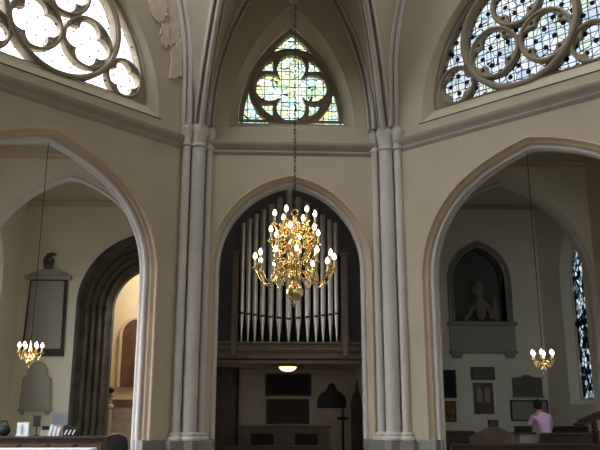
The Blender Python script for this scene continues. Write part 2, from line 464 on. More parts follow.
# central quatrefoil window
W = sthing('window_3', (0, DEP, 8.1))
cc = .04
out = two_arc(.04, 1.50, 8.12, 3.3); inn = two_arc(cc, 1.29, 8.44, 2.58)
splay(out, inn, 0, .5, BACK).build('splay', M['web'], W, 30)  # darker vault plaster puts the reveal's shade into the colour
hub = (cc, 9.41)
prof = [(0, .46), (-.02, .46), (-.05, .50), (-.11, .52), (-.11, .7)]
moulding(inn + [inn[0]], prof, BACK).build('frame', M['tracery'], W)
tri = []
for k_ in range(4):
    a_ = PI / 4 + k_ * PI / 2
    tri.append([(hub[0] + r_ * math.cos(a_ + d_), hub[1] + r_ * math.sin(a_ + d_)) for r_, d_ in ((.60, 0), (.74, .13), (.885, .27), (.90, 0), (.885, -.27), (.74, -.13))])
plate('quatrefoil', circ(hub, 1.06, 64), [foil(hub, .53, .36, 0)] + tri, .52, .68, BACK, M['tracery'], W)
torus(hub, .96, .04, .52, BACK, 64).build('ring_moulding', M['tracery'], W)
torus(hub, .93, .02, .51, BACK, 64).build('ring_moulding', M['tracery'], W)
pane = plate('glass', inn, [], .6, .605, BACK, M['glass_n'], W)

# ------------------------------------------------------------------ columns
def column(cx, sgn, label):
    C0 = thing('clustered_column', (cx, DEP, 0), label, 'column', None)
    bis = Vector((-sgn * .383, -.924))
    u1 = Vector((-sgn, 0)); n1 = Vector((0, -1))
    u2 = Vector((sgn * q, -q)); n2 = Vector((-sgn * q, -q))
    A = Vector((cx + (.04 if sgn < 0 else .07), DEP))
    P = [(A + bis * .20, .165), (A + u1 * .32 + n1 * .04, .08), (A + u2 * .345 + n2 * .08, .095)]
    for p, r in P:
        MB().lathe([(r, 1.12), (r * .985, 7.55)], 24, (p.x, p.y, 0)).build('shaft', M['stone'], C0)
        k = r / .165
        MB().lathe([(r, 7.50), (r + .03, 7.53), (r + .03, 7.57), (r, 7.60), (r + .005, 7.70), (r + .045, 7.84), (r + .07, 7.90), (r + .07, 7.96), (r + .035, 7.99), (r + .045, 8.04), (r, 8.07)], 24, (p.x, p.y, 0)).build('capital', M['stone'], C0)
        MB().lathe([(r + .10, .98), (r + .10, 1.02), (r + .075, 1.05), (r + .05, 1.07), (r + .06, 1.10), (r + .04, 1.13), (r, 1.15)], 24, (p.x, p.y, 0)).build('base', M['stone'], C0)
    # plinth: half octagon round the three shafts
    ring_ = [A + u1 * .60 - n1 * .02, A + u1 * .58 + n1 * .2, A + u1 * .30 + n1 * .30, A + bis * .48 - Vector((bis.y, -bis.x)) * .0, A + u2 * .30 + n2 * .30, A + u2 * .58 + n2 * .2, A + u2 * .60 - n2 * .02, A - bis * .05]
    n = len(ring_)
    v = [(p.x, p.y, 0) for p in ring_] + [(p.x, p.y, .96) for p in ring_] + [tuple((A + (p - A) * .95)) + (.99,) for p in ring_]
    f = [tuple(range(n - 1, -1, -1)), tuple(range(2 * n, 3 * n))] + [(i + k, (i + 1) % n + k, (i + 1) % n + n + k, i + n + k) for k in (0, n) for i in range(n)]
    MB().add(v, f).build('plinth', M['dado'], C0, 0)
column(-HALF, -1, 'cluster of three grey shafts left of the organ arch, carrying vault ribs')
column(HALF, 1, 'cluster of three grey shafts right of the organ arch, carrying vault ribs')

# ------------------------------------------------------------------ vault
BOSS = Vector((-.135, 10.8, 13.3))
def wall_rib_center(s, n=24):
    R = 7.6; L = []
    for i in range(n + 1):
        z = 8.05 + 5.09 * i / n; dz = z - 8.05
        x = 1.95 - (R - math.sqrt(R * R - dz * dz))
        L.append(Vector((.02 + s * max(x, 0), DEP - .05, z)))
    return L
def wall_rib_side(fr, n=24):
    L = []
    for i in range(n + 1):
        z = 8.05 + 6.9 * i / n
        dz = max(0, z - 9.4); R = 6.3
        u = .33 + (R - math.sqrt(R * R - dz * dz)) + .02 * (z - 8.05)
        L.append(Vector(fr(min(u, DC), -.06, z)))
    return L
def diag_rib(s, n=24):
    A = Vector((s * (HALF - .06) + .05, DEP - .17, 8.05))
    h = Vector((BOSS.x - A.x, BOSS.y - A.y)); l = h.length; h /= l
    L = []
    for i in range(n + 1):
        k = i / n
        k = k ** 1.0
        d = 2 * k * (1 - k) * 1.5 + k * k * l; z = (1 - k) ** 2 * 8.05 + 2 * k * (1 - k) * 12.4 + k * k * 13.3
        L.append(Vector((A.x + h.x * d, A.y + h.y * d, z)))
    return L
def rib(path, side, w, dep):
    """moulded rib: roll at the front between two hollows"""
    side = Vector(side).normalized()
    prof = [(-w, -dep * .2), (-w, dep * .30), (-w * .85, dep * .42), (-w * .70, dep * .36), (-w * .60, dep * .12), (-w * .42, dep * .10), (-w * .30, dep * .34), (-w * .30, dep * .52)] + [(w * .40 * math.sin(math.radians(a)), dep * .74 + w * .40 * math.cos(math.radians(a))) for a in range(-130, 131, 26)] + [(w * .30, dep * .52), (w * .30, dep * .34), (w * .42, dep * .10), (w * .60, dep * .12), (w * .70, dep * .36), (w * .85, dep * .42), (w, dep * .30), (w, -dep * .2)]
    v = []; f = []; p = len(prof); m = len(path)
    for i in range(m):
        t_ = (path[min(i + 1, m - 1)] - path[max(i - 1, 0)]).normalized()
        s_ = (side - t_ * side.dot(t_)).normalized(); n_ = t_.cross(s_)
        for a, b in prof: v.append(path[i] + s_ * a + n_ * b)
    for i in range(m - 1):
        for k in range(p): f.append((i * p + k, i * p + (k + 1) % p, (i + 1) * p + (k + 1) % p, (i + 1) * p + k))
    return MB().add(v, f)
webs = MB()
def web(A, B, steps=6):
    n = len(A); v = []
    for a, b in zip(A, B):
        for j in range(steps + 1): v.append(a.lerp(b, j / steps))
    k = steps + 1
    webs.add(v, [(i * k + j, i * k + j + 1, (i + 1) * k + j + 1, (i + 1) * k + j) for i in range(n - 1) for j in range(steps)])
for s, fr in ((-1, LEFT), (1, RIGHT)):
    wc, ws, dr = wall_rib_center(s), wall_rib_side(fr), diag_rib(s)
    u = Vector(fr(1, 0, 0)) - Vector(fr(0, 0, 0))
    inward = Vector((0, -1, 0)); ind = Vector(fr(0, -1, 0)) - Vector(fr(0, 0, 0))
    def orient(path, side, want):
        t_ = (path[4] - path[0]).normalized(); n_ = t_.cross(Vector(side))
        return side if n_.dot(want) > 0 else tuple(-x for x in side)
    add_trim(rib(wc, orient(wc, (1, 0, 0), inward), .125, .24), M['rib'])
    add_trim(rib(ws, orient(ws, tuple(u), ind), .11, .22), M['rib'])
    h = Vector((BOSS.x - dr[0].x, BOSS.y - dr[0].y, 0)).normalized()
    sd = (-h.y, h.x, 0)
    add_trim(rib(dr, orient(dr, sd, h), .155, .30), M['rib'])
    web(wc, dr); web(ws, dr)
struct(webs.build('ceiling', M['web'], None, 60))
bm_ = MB().lathe([(.05, -.16), (.30, -.12), (.42, -.02), (.42, .12), (.2, .2)], 20, tuple(BOSS)); add_trim(bm_, M['rib'])
mb = MB().lathe([(.02, -.10), (.12, -.07), (.16, 0), (.16, .12), (.05, .16)], 16, (0.06, DEP - .12, 11.52)); add_trim(mb, M['rib'])

# the rest of the octagon's roof, and an unseen tower wall behind, its opening shaped for the light
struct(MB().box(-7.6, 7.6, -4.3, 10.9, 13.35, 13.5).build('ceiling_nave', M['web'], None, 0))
TW = frame((0, -4), (1, 0), (0, -1))
struct(plate('wall_front', [(-7.6, 0), (-5.5, 0)] + two_arc(0, 5.5, 3.6, 4.6) + [(5.5, 0), (7.6, 0), (7.6, 13.5), (-7.6, 13.5)], [], 0, .3, TW, M['wall']))
# peeling plaster beside the left wheel window
def ragged(poly, amp, seed):
    rnd = random.Random(seed); out = []
    n = len(poly)
    for i in range(n):
        a, b = poly[i], poly[(i + 1) % n]
        for k in range(5):
            t_ = k / 5; out.append((a[0] + (b[0] - a[0]) * t_ + rnd.uniform(-amp, amp), a[1] + (b[1] - a[1]) * t_ + rnd.uniform(-amp, amp)))
    return out
FL = [([(1.5, 10.9), (1.02, 11.1), (1.0, 10.63), (1.25, 10.32), (1.46, 10.5)], 1),
      ([(1.13, 10.34), (.92, 10.44), (.88, 9.93), (1.02, 9.80), (1.11, 9.94)], 2),
      ([(.84, 9.80), (.64, 10.01), (.52, 10.25), (.46, 9.21), (.80, 9.09)], 3),
      ([(1.0, 11.4), (.56, 11.4), (.54, 10.3), (.64, 10.06), (.86, 9.95)], 4)]
for poly, sd in FL:
    o = MB().prism(ragged(poly, .045, sd), -.045 if sd < 4 else -.006, .005, LEFT).build('peeling_plaster', M['flake'], None, 0)
    struct(o)

# ------------------------------------------------------------------ chapels behind the diagonals
def arch_mid(c, e=0): return two_arc(c, 2.0 + e, 4.35, 2.62 + e)
for s, nm in ((-1, 'left'), (1, 'right')):
    c = s * 5.2
    x0, x1 = sorted((s * 2.2, s * 7.6))
    p = arch_mid(c, .13)
    struct(plate('wall_%s_lobby' % nm, [(x0, 0), (p[0][0], 0)] + p + [(p[-1][0], 0), (x1, 0), (x1, 8.2), (x0, 8.2)], [], 0, .25, MID, M['chapel']))
    pr = [(.14, .01), (.135, -.03), (.10, -.03), (.085, .03), (.07, .05), (.055, .02), (.02, .02), (.005, .06), (.0, .12), (.0, .25)]
    add_trim(moulding(legs(arch_mid(c)), pr, MID), M['stone'])
    add_trim(string_course(MID, x0, x1, 7.42, 7.58, .10), M['hood'])
    # side walls, outer walls of the octagon, chapel ceilings
    sx = s * 7.3
    X0, X1 = sorted((sx, sx + s * .3))
    SW = frame((sx, 0), (0, 1), (s, 0))
    so = [(12.4, 1.6)] + two_arc(14.45, 2.05, 4.9, 2.1) + [(16.5, 1.6)]
    struct(plate('wall_%s_side' % nm, [(-4, 0), (17.3, 0), (17.3, 7.95), (11.6, 7.95), (11.6, 13.5), (-4, 13.5)], [so], 0, .3, SW, M['wall']))
    W = sthing('window_%d' % (6 if s < 0 else 7), (sx, 14.45, 1.6))  # unseen lobby window, added to let in daylight
    moulding(so + [so[0]], [(0, -.02), (-.06, .0), (-.10, .1), (-.10, .3)], SW).build('frame', M['stone'], W)
    for a_ in (13.75, 15.15): MB().add([SW(b_, d_, z_) for z_ in (1.6, 6.6) for b_, d_ in ((a_ - .07, .1), (a_ + .07, .1), (a_ + .07, .25), (a_ - .07, .25))], [(0, 1, 2, 3), (4, 5, 6, 7), (0, 1, 5, 4), (1, 2, 6, 5), (2, 3, 7, 6), (3, 0, 4, 7)]).build('mullion', M['stone'], W, 0)
    plate('glass', so, [], .2, .205, SW, M['glass_w'] if s < 0 else M['glass_e'], W)
    # chapel side wall with a tall window
    SIDE = frame((sx, 0), (0, 1), (s, 0))
    wl = [(18.0, 1.75)] + two_arc(18.72, .72, 5.0, 1.2) + [(19.44, 1.75)]
    struct(plate('wall_%s_chapel' % nm, [(17.3, 0), (21.0, 0), (21.0, 8.2), (17.3, 8.2)], [wl], 0, .3, SIDE, M['chapel'] if s < 0 else M['chapel_green']))
    W = sthing('window_%d' % (4 if s < 0 else 5), (sx, 18.72, 1.75))  # left one is unseen, mirrored from the right to light the chapel
    inn = [(18.22, 1.86)] + two_arc(18.72, .50, 5.0, .95) + [(19.22, 1.86)]
    splay(wl, inn, 0, .2, SIDE).build('splay', M['chapel'] if s < 0 else M['chapel_green'], W, 30)
    moulding(inn + [inn[0]], [(0, .18), (-.04, .18), (-.05, .3)], SIDE).build('frame', M['stone'], W)
    plate('glass', inn, [], .24, .245, SIDE, M['glass_s'] if s > 0 else M['glass_w'], W)
    MB().add([SIDE(a, b, z) for z in (3.72, 3.84) for a, b in ((18.2, .2), (19.24, .2), (19.24, .28), (18.2, .28))], [(0, 1, 2, 3), (4, 5, 6, 7), (0, 1, 5, 4), (1, 2, 6, 5), (2, 3, 7, 6), (3, 0, 4, 7)]).build('transom', M['dark'], W, 0)
    struct(MB().box(min(s * 1.9, s * 7.7), max(s * 1.9, s * 7.7), 17.3, 21.4, 7.95, 8.15).build('ceiling_%s_chapel' % nm, M['chapel'], None, 0))
    v = [(s * 2.2, 16.9, 7.75), (s * 7.35, 11.85, 7.75), (s * 7.35, 17.4, 7.75), (s * 2.2, 17.4, 7.75)]
    lob = MB().add(v + [(a, b, 7.95) for a, b, _ in v], [(0, 1, 2, 3), (4, 5, 6, 7), (0, 1, 5, 4), (1, 2, 6, 5), (2, 3, 7, 6), (3, 0, 4, 7)])
    struct(lob.build('ceiling_%s_lobby' % nm, M['chapel'], None, 0))
    struct(MB().box(min(s * 1.95, s * 2.15), max(s * 1.95, s * 2.15), 17.3, 20.95, 0, 8).build('wall_%s_partition' % nm, M['chapel'] if s < 0 else M['chapel_green'], None, 0))
# rear wall, left chapel: with the dark stone archway
AC = -3.93
def old_arch(e): return two_arc(AC, 1.80 + e, 4.45, 2.03 + e)
p = old_arch(-.02)
struct(plate('wall_rear_left', [(-7.5, 0), (p[0][0], 0)] + p + [(p[-1][0], 0), (-1.95, 0), (-1.95, 8.1), (-7.5, 8.1)], [], 0, .3, REAR, M['chapel']))
prof = [(0, -.03), (-.06, -.05), (-.10, -.02), (-.13, .08), (-.20, .12)]
for k in range(4):
    b, d = -.22 - k * .13, .14 + k * .22
    prof += [(b + .045 * math.cos(math.radians(a)), d + .02 - .045 * math.sin(math.radians(a))) for a in range(0, 181, 45)] + [(b - .055, d + .12), (b - .09, d + .19)]
prof += [(-.78, 1.05), (-.80, 1.25)]
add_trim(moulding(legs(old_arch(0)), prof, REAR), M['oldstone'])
# capitals band of the stone archway
for s in (-1,):
    mb = MB()
    for k in range(4):
        b, d = .22 + k * .13, .14 + k * .22
        mb.lathe([(.05, 4.28), (.07, 4.32), (.06, 4.36), (.09, 4.46), (.10, 4.50), (.06, 4.53)], 10, (AC + s * (1.80 - b), 20.9 + d, 0))
        mb.lathe([(.11, .9), (.09, 1.0), (.06, 1.08), (.05, 1.1)], 10, (AC + s * (1.80 - b), 20.9 + d, 0))
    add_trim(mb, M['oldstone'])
struct(plate('wall_rear_right', [(1.95, 0), (7.5, 0), (7.5, 8.1), (1.95, 8.1)], [[(4.80, 4.02)] + two_arc(5.54, .74, 5.2, .98) + [(6.28, 4.02)]], 0, .3, REAR, M['chapel_green']))
add_trim(string_course(REAR, -7.3, -2.15, 7.25, 7.42, .1), M['hood'])
add_trim(string_course(REAR, 2.15, 7.3, 7.32, 7.48, .1), M['hood'])
# lit room beyond the stone archway
struct(MB().box(-6.5, -1.6, 24.2, 24.4, 0, 7.5).build('wall_vestry', M['warmwall'], None, 0))
struct(MB().box(-6.7, -6.5, 21.25, 24.4, 0, 7.5).build('wall_vestry_left', M['warmwall'], None, 0))
struct(MB().box(-1.8, -1.6, 21.25, 24.4, 0, 7.5).build('wall_vestry_right', M['warmwall'], None, 0))
struct(MB().box(-6.7, -1.6, 21.2, 24.4, 7.5, 7.7).build('ceiling_vestry', M['warmwall'], None, 0))
D1 = sthing('door_1', (-4.5, 24.2, 0))
fr = frame((0, 24.2), (1, 0), (0, 1))
MB().prism([(-5.02, 2.35)] + two_arc(-4.62, .40, 3.95, .5) + [(-4.22, 2.35)], -.08, .0, fr).build('leaf', M['wood2'], D1, 30)
moulding([(-5.02, 2.35)] + two_arc(-4.62, .40, 3.95, .5) + [(-4.22, 2.35)], [(0, -.02), (0, -.10), (.08, -.10), (.12, 0)], fr).build('door_frame', M['hood'], D1)
lamp = bpy.data.lights.new('vestry lamp', 'AREA'); lamp.energy = 200; lamp.size = 1.2; lamp.color = (1, .90, .74)
lo = bpy.data.objects.new('vestry_lamp', lamp); COL.objects.link(lo); lo.location = (-3.2, 22.8, 6.8); lo['kind'] = 'structure'

# ------------------------------------------------------------------ organ alcove
struct(MB().box(-2.2, 2.2, 20.9, 21.1, 0, 2.75).build('wall_alcove_rear', M['underwall'], None, 0))
struct(MB().box(-1.93, 1.93, 18.98, 20.9, 2.72, 2.78).build('ceiling_under_gallery', M['underwall'], None, 0))
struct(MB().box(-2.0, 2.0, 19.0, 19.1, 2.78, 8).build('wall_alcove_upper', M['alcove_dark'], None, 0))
struct(MB().box(-1.98, -1.94, 17.3, 20.95, 2.7, 8).build('wall_alcove_left', M['alcove'], None, 0))
struct(MB().box(1.94, 1.98, 17.3, 20.95, 2.7, 8).build('wall_alcove_right', M['alcove'], None, 0))
struct(MB().box(-2.0, 2.0, 17.3, 21.1, 7.6, 7.8).build('ceiling_alcove', M['alcove'], None, 0))
# gallery
G = thing('organ_gallery', (0, 17.6, 2.7), 'dark wooden gallery spanning the central arch beneath the organ pipes', 'gallery')
MB().box(-1.93, 1.93, 17.45, 18.98, 2.72, 2.78).build('deck', M['wood_case'], G, 0)
sec = [(17.45, 2.70), (17.45, 2.78), (17.42, 2.80), (17.42, 2.92), (17.38, 2.95), (17.36, 3.0), (17.40, 3.03), (17.40, 3.10), (17.36, 3.13), (17.36, 3.17), (17.6, 3.17), (17.6, 2.70)]
sec = [(y, z - .04 if z > 2.71 else z - .06) for y, z in sec]
v = [(x, y, z) for x in (-1.62, 1.66) for y, z in sec]; n = len(sec)
MB().add(v, [tuple(range(n)), tuple(range(n, 2 * n))] + [(i, (i + 1) % n, (i + 1) % n + n, i + n) for i in range(n)]).build('front_beam', M['wood_case'], G, 0)
for x in (-1.26, 1.30):
    MB().box(x - .055, x + .055, 17.28, 17.5, 2.80, 3.24).build('bracket', M['wood_case'], G, 0, bevel=.012)
# organ
O = thing('pipe_organ', (0, 17.9, 3.17), 'organ with thirteen silver pipes rising to a peak inside the central arch', 'organ')
def post(x0, x1, z1): 
    MB().box(x0, x1, 17.75, 18.4, 3.17, z1).box(x0 - .03, x1 + .03, 17.72, 18.43, z1, z1 + .07).box(x0 - .02, x1 + .02, 17.73, 18.42, 3.17, 3.3).build('case_post', M['wood_case'], O, 0)
post(-1.34, -1.19, 5.25); post(1.27, 1.42, 5.25)
MB().box(-1.19, 1.27, 18.18, 18.26, 4.95, 5.22).build('rail', M['wood_case'], O, 0)
MB().box(-1.19, 1.27, 17.98, 18.04, 3.85, 3.93).build('pipe_rail', M['dark'], O, 0)
MB().box(-1.19, 1.27, 17.76, 18.3, 3.13, 3.17).build('toe_board', M['wood_case'], O, 0)
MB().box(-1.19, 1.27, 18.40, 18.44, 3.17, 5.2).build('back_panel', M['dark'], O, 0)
PX = [-1.10, -.945, -.785, -.605, -.41, -.21, .02, .245, .47, .67, .84, 1.015, 1.165]
PZ = [6.06, 6.16, 6.29, 6.41, 6.53, 6.71, 6.92, 6.72, 6.58, 6.44, 6.29, 6.16, 6.09]
for i, (x, z) in enumerate(zip(PX, PZ)):
    k = 1 - abs(i - 6) / 6.
    r = .058 + .022 * k; mz = 3.86 - .13 * k
    mz -= .04
    p = MB().lathe([(r * .25, 3.15), (r * .28, 3.19), (r, mz - .02), (r, mz + .10), (r, z - .02), (r * .97, z), (r * .86, z), (r * .86, z - .1)], 20, (x, 17.9, 0)).build('pipe', M['pipe'], O)
    a = []
    mb = MB()
    for zz in (mz, mz + .05):
        for j in range(7):
            an = math.radians(-90 - 42 + 14 * j); a.append((x + (r + .003) * math.cos(an), 17.9 + (r + .003) * math.sin(an), zz))
    mb.add(a, [(j, j + 1, j + 8, j + 7) for j in range(6)]).build('mouth', M['pipe_mouth'], p)
# ceiling lamp
Lm = thing('ceiling_lamp', (.05, 19.4, 2.715), 'lit domed lamp with a flat rim under the organ gallery', 'lamp')
MB().lathe([(.40, -.035), (.41, -.02), (.40, 0), (.1, 0)], 28, (.05, 19.4, 2.715)).build('rim', M['brass_d'], Lm)
MB().lathe([(.02, -.15), (.10, -.14), (.17, -.11), (.21, -.07), (.23, -.036)], 28, (.05, 19.4, 2.715)).build('dome', M['dome'], Lm)

def framed(name, label, cat, x0, x1, z0, z1, y, m_in, m_fr, fw=.05, dep=.05, group=None):
    """framed board hung on a wall whose face is at y"""
    T = thing(name, ((x0 + x1) / 2, y, z0), label, cat, group)
    out = [(x0, z0), (x1, z0), (x1, z1), (x0, z1)]; hl = [(x0 + fw, z0 + fw), (x1 - fw, z0 + fw), (x1 - fw, z1 - fw), (x0 + fw, z1 - fw)]
    plate('frame', out, [hl], -dep, -.002, frame((0, y), (1, 0), (0, 1)), m_fr, T)
    MB().box(x0 + fw * .9, x1 - fw * .9, y - dep * .6, y - .002, z0 + fw * .9, z1 - fw * .9).build('panel', m_in, T, 0)
    return T
framed('memorial_board', 'dark framed board, upper of the two under the dome lamp', 'plaque', -.51, .74, 2.0, 2.60, 20.9, M['dark'], M['wood'])
framed('memorial_board', 'dark framed lettered board, lower of the two under the dome lamp', 'plaque', -.48, .68, 1.27, 1.92, 20.9, M['board_in'], M['wood'])
# ogee tablet
og = [(.90, 1.68), (.90, 1.86), (.93, 1.98), (1.02, 2.08), (1.10, 2.12), (1.17, 2.20), (1.21, 2.30), (1.25, 2.34), (1.33, 2.34), (1.37, 2.30), (1.41, 2.20), (1.48, 2.12), (1.56, 2.08), (1.66, 1.98), (1.69, 1.86), (1.69, 1.68)]
tag(MB().prism(og, -.06, -.002, REAR).build('hatchment', M['blackframe'], None, 30, bevel=.01), 'black bell-shaped tablet on the wall right of the framed boards', 'plaque')
# candle stand
S = thing('candle_stand', (1.50, 20.0, 0), 'tall dark candle stand with a round pan in front of the alcove wall', 'candle stand')
MB().lathe([(.18, 0), (.18, .03), (.06, .08), (.03, .14), (.028, .7), (.045, .74), (.028, .78), (.025, 1.36)], 16, (1.50, 20.0, 0)).build('stem', M['iron'], S)
MB().lathe([(.03, 1.36), (.15, 1.40), (.16, 1.45), (.14, 1.45)], 20, (1.50, 20.0, 0)).build('pan', M['iron'], S)
MB().lathe([(.03, 1.44), (.03, 1.66), (.01, 1.68)], 12, (1.50, 20.0, 0)).build('candle', M['wood2'], S)
# tall dark chair back / gothic screen at right
tall = [(1.66, 0), (1.66, 1.75), (1.70, 1.95), (1.78, 2.12), (1.82, 2.42), (1.86, 2.12), (1.92, 1.95), (1.93, 1.75), (1.93, 0)]
tag(MB().prism(tall, -.10, 0, frame((0, 19.6), (1, 0), (0, 1))).build('gothic_screen', M['wood'], None, 0, bevel=.015), 'tall narrow dark wood screen with a pointed top at the alcove right side', 'screen')
# wooden panelling at left
T = thing('cupboard', (-1.6, 20.6, 0), 'tall brown panelled cupboard at the alcove left side under the gallery', 'cupboard')
MB().box(-1.93, -1.27, 20.4, 20.88, 0, 2.68).build('body', M['wood_case'], T, 0)
MB().box(-1.27, -1.22, 20.36, 20.88, 0, 2.69).build('stile', M['dark'], T, 0)
MB().box(-1.85, -1.35, 20.37, 20.41, .2, 2.5).build('door', M['wood_case'], T, 0, bevel=.01)
# low panelled screen
T = thing('panelled_screen', (-.04, 19.0, 0), 'low wooden screen with two dark recessed panels below the framed boards', 'screen')
hl = [[(-.85, .5), (-.30, .5), (-.30, 1.06), (-.85, 1.06)], [(.22, .5), (.78, .5), (.78, 1.06), (.22, 1.06)]]
FS = frame((0, 19.0), (1, 0), (0, 1))
plate('frame', [(-1.16, 0), (1.08, 0), (1.08, 1.20), (-1.16, 1.20)], hl, 0, .06, FS, M['wood_case'], T)
for h_ in hl: MB().box(h_[0][0], h_[1][0], 19.03, 19.05, .5, 1.06).build('panel', M['dark'], T, 0)
MB().box(-1.2, 1.12, 18.96, 19.10, 1.20, 1.25).build('cap_rail', M['wood_case'], T, 0, bevel=.01)

# ------------------------------------------------------------------ pews and counters
def pew(label, x0, x1, y, h, m, seat=True, name='pew', group='dark pews'):
    T = thing(name, ((x0 + x1) / 2, y, 0), label, 'pew', group)
    MB().box(x0 + .05, x1 - .05, y, y + .035, .12, h - .03).build('back', m, T, 0)
    MB().box(x0 + .02, x1 - .02, y - .03, y + .065, h - .03, h + .03).build('top_rail', m, T, 0, bevel=.012)
    MB().box(x0 + .05, x1 - .05, y + .035, y + .40, .40, .44).build('seat', m, T, 0)
    for x in (x0, x1 - .05):
        MB().prism([(y - .02, 0), (y + .42, 0), (y + .42, .62), (y + .12, .70), (y + .08, h), (y - .02, h)], 0, .05, frame((x, 0), (0, 1), (1, 0))).build('end_panel', m, T, 0, bevel=.008)
    return T
pew('dark pew behind the organ arch, foremost below the panelled screen', -1.5, 1.0, 17.9, .80, M['wood'])
pew('dark pew nearest the camera in the right arch', 3.3, 6.4, 15.95, .90, M['wood'])
pew('dark pew at left of the right arch, beside the gabled bench end', 3.15, 4.05, 16.75, 1.14, M['wood'])
pew('long dark pew directly in front of the person, hiding the legs', 5.36, 6.5, 16.42, 1.10, M['wood'])
pew('dark pew along the right chapel wall, right of the person in pink', 6.05, 7.05, 17.9, 1.22, M['wood'])
# gabled bench end with square finial
T = thing('bench_end', (4.45, 16.6, 0), 'brown gabled bench end topped by a dark square knob, in the right arch', 'bench end')
MB().prism([(3.85, 0), (3.85, 1.06), (4.02, 1.11), (4.22, 1.21), (4.34, 1.26), (4.50, 1.26), (4.62, 1.21), (4.74, 1.14), (4.82, 1.09), (4.82, 0)], 0, .07, frame((0, 16.6), (1, 0), (0, 1))).build('panel', M['wood_case'], T, 0, bevel=.01)
MB().box(4.32, 4.52, 16.56, 16.71, 1.26, 1.40).build('finial', M['wood'], T, 0, bevel=.012)
# grey chest and dark box by the person
T = thing('side_table', (5.14, 16.85, 0), 'grey cloth-sided table just left of the person in pink', 'table')
MB().box(4.98, 5.30, 16.6, 17.0, .72, 1.10).build('apron', M['marble'], T, 0)
MB().box(4.93, 5.34, 16.57, 17.03, 1.10, 1.135).build('tabletop', M['wood'], T, 0, bevel=.008)
for x in (4.99, 5.24):
    for y in (16.62, 16.94): MB().box(x, x + .05, y, y + .05, 0, .74).build('leg', M['wood'], T, 0)
T = thing('box', (5.12, 16.8, 1.135), 'dark lidded box on the grey table left of the person', 'box')
MB().box(4.97, 5.28, 16.68, 16.92, 1.135, 1.23).build('body', M['dark'], T, 0, bevel=.006)
MB().box(4.96, 5.29, 16.67, 16.93, 1.23, 1.265).build('lid', M['dark'], T, 0, bevel=.008)
# lectern with an open book at far right
T = thing('lectern', (6.75, 17.0, 0), 'dark wooden lectern below the narrow window at far right', 'lectern')
MB().lathe([(.24, 0), (.24, .06), (.10, .12), (.07, .2), (.065, 1.1), (.10, 1.16)], 16, (6.85, 17.05, 0)).build('post', M['wood'], T)
mt = Matrix.Translation((6.80, 17.05, 1.42)) @ Matrix.Rotation(math.radians(-22), 4, 'Y')
MB().box(-.36, .36, -.26, .26, -.025, .025, mt).build('desk', M['wood'], T, 0, bevel=.01)
MB().tube([(6.85, 17.05, 1.12), (6.82, 17.05, 1.42)], .06, 10).build('neck', M['wood'], T)
T = thing('book', (6.80, 17.05, 1.45), 'dark book lying open on the lectern at far right', 'book')
for s in (-1, 1):
    MB().box(0 if s > 0 else -.26, .26 if s > 0 else 0, -.2, .2, .026, .07, mt).build('page_block', M['book_dark'], T, 0, bevel=.015)

# left counter with leaflets
T = thing('counter', (-4.95, 16.5, 0), 'long dark wooden counter holding leaflets in the left arch', 'counter')
MB().box(-6.2, -3.82, 16.40, 16.95, 1.02, 1.07).build('worktop', M['wood'], T, 0, bevel=.01)
MB().box(-6.15, -3.87, 16.46, 16.90, .0, 1.02).build('body', M['wood'], T, 0)
for k in range(4): MB().box(-6.1 + k * .57, -5.62 + k * .57, 16.44, 16.465, .12, .92).build('door', M['wood2'], T, 0, bevel=.01)
CT = 1.07
T = thing('table', (-4.9, 15.95, 0), 'table under a white cloth in front of the left dark counter', 'table')
MB().box(-6.15, -3.95, 15.75, 16.2, .80, .855).build('tablecloth', M['cloth'], T, 0, bevel=.015)
for x in (-6.05, -4.1):
    for y in (15.82, 16.08): MB().box(x, x + .05, y, y + .05, 0, .80).build('leg', M['wood'], T, 0)
# items on the counter
T = thing('leaflet_holder', (-5.60, 16.6, CT), 'clear holder of white leaflets at the left on the counter', 'leaflet holder')
MB().box(-5.73, -5.47, 16.58, 16.66, CT, CT + .03).build('base', M['paper'], T, 0)
MB().box(-5.72, -5.48, 16.62, 16.635, CT + .02, CT + .28).build('sheet', M['paper'], T, 0)
MB().box(-5.70, -5.62, 16.60, 16.615, CT + .03, CT + .25).build('leaflet', M['booklet'], T, 0)
T = thing('card_stand', (-5.34, 16.7, CT), 'small dark sign on a post between leaflets and booklets', 'sign')
MB().box(-5.42, -5.27, 16.69, 16.72, CT + .19, CT + .42).build('panel', M['dark'], T, 0, bevel=.004)
MB().lathe([(.06, 0), (.06, .015), (.012, .02), (.012, .22)], 12, (-5.345, 16.72, CT)).build('post', M['dark'], T)
T = thing('collection_box', (-5.12, 16.65, CT), 'dark open box on the counter below the small tablet', 'box')
MB().box(-5.25, -5.08, 16.66, 16.82, CT, CT + .12).build('body', M['marble'], T, 0, bevel=.004)
MB().box(-5.25, -5.08, 16.80, 16.82, CT + .10, CT + .20).build('lid', M['dark'], T, 0)
for k, (x, lean, lb) in enumerate(((-5.03, .07, 'leftmost white booklet leaning beside the dark box'), (-4.945, .06, 'middle white booklet leaning on the counter'), (-4.86, .06, 'white booklet leaning nearest the dark card rack'))):
    mt = Matrix.Translation((x, 16.60, CT)) @ Matrix.Rotation(lean * 3, 4, 'Y')
    tag(MB().box(-.03, .03, -.06, .06, .008, .24 - k * .03, mt).build('booklet', M['booklet'], None, 0), lb, 'booklet', 'white booklets on the left counter')
T = thing('card_rack', (-4.66, 16.6, CT), 'black card rack with slanted white cards on the counter end', 'rack')
MB().prism([(-4.76, CT), (-4.46, CT), (-4.46, CT + .15), (-4.70, CT + .23), (-4.76, CT + .2)], .0, .18, frame((0, 16.58), (1, 0), (0, 1))).build('rack', M['dark'], T, 0, bevel=.006)
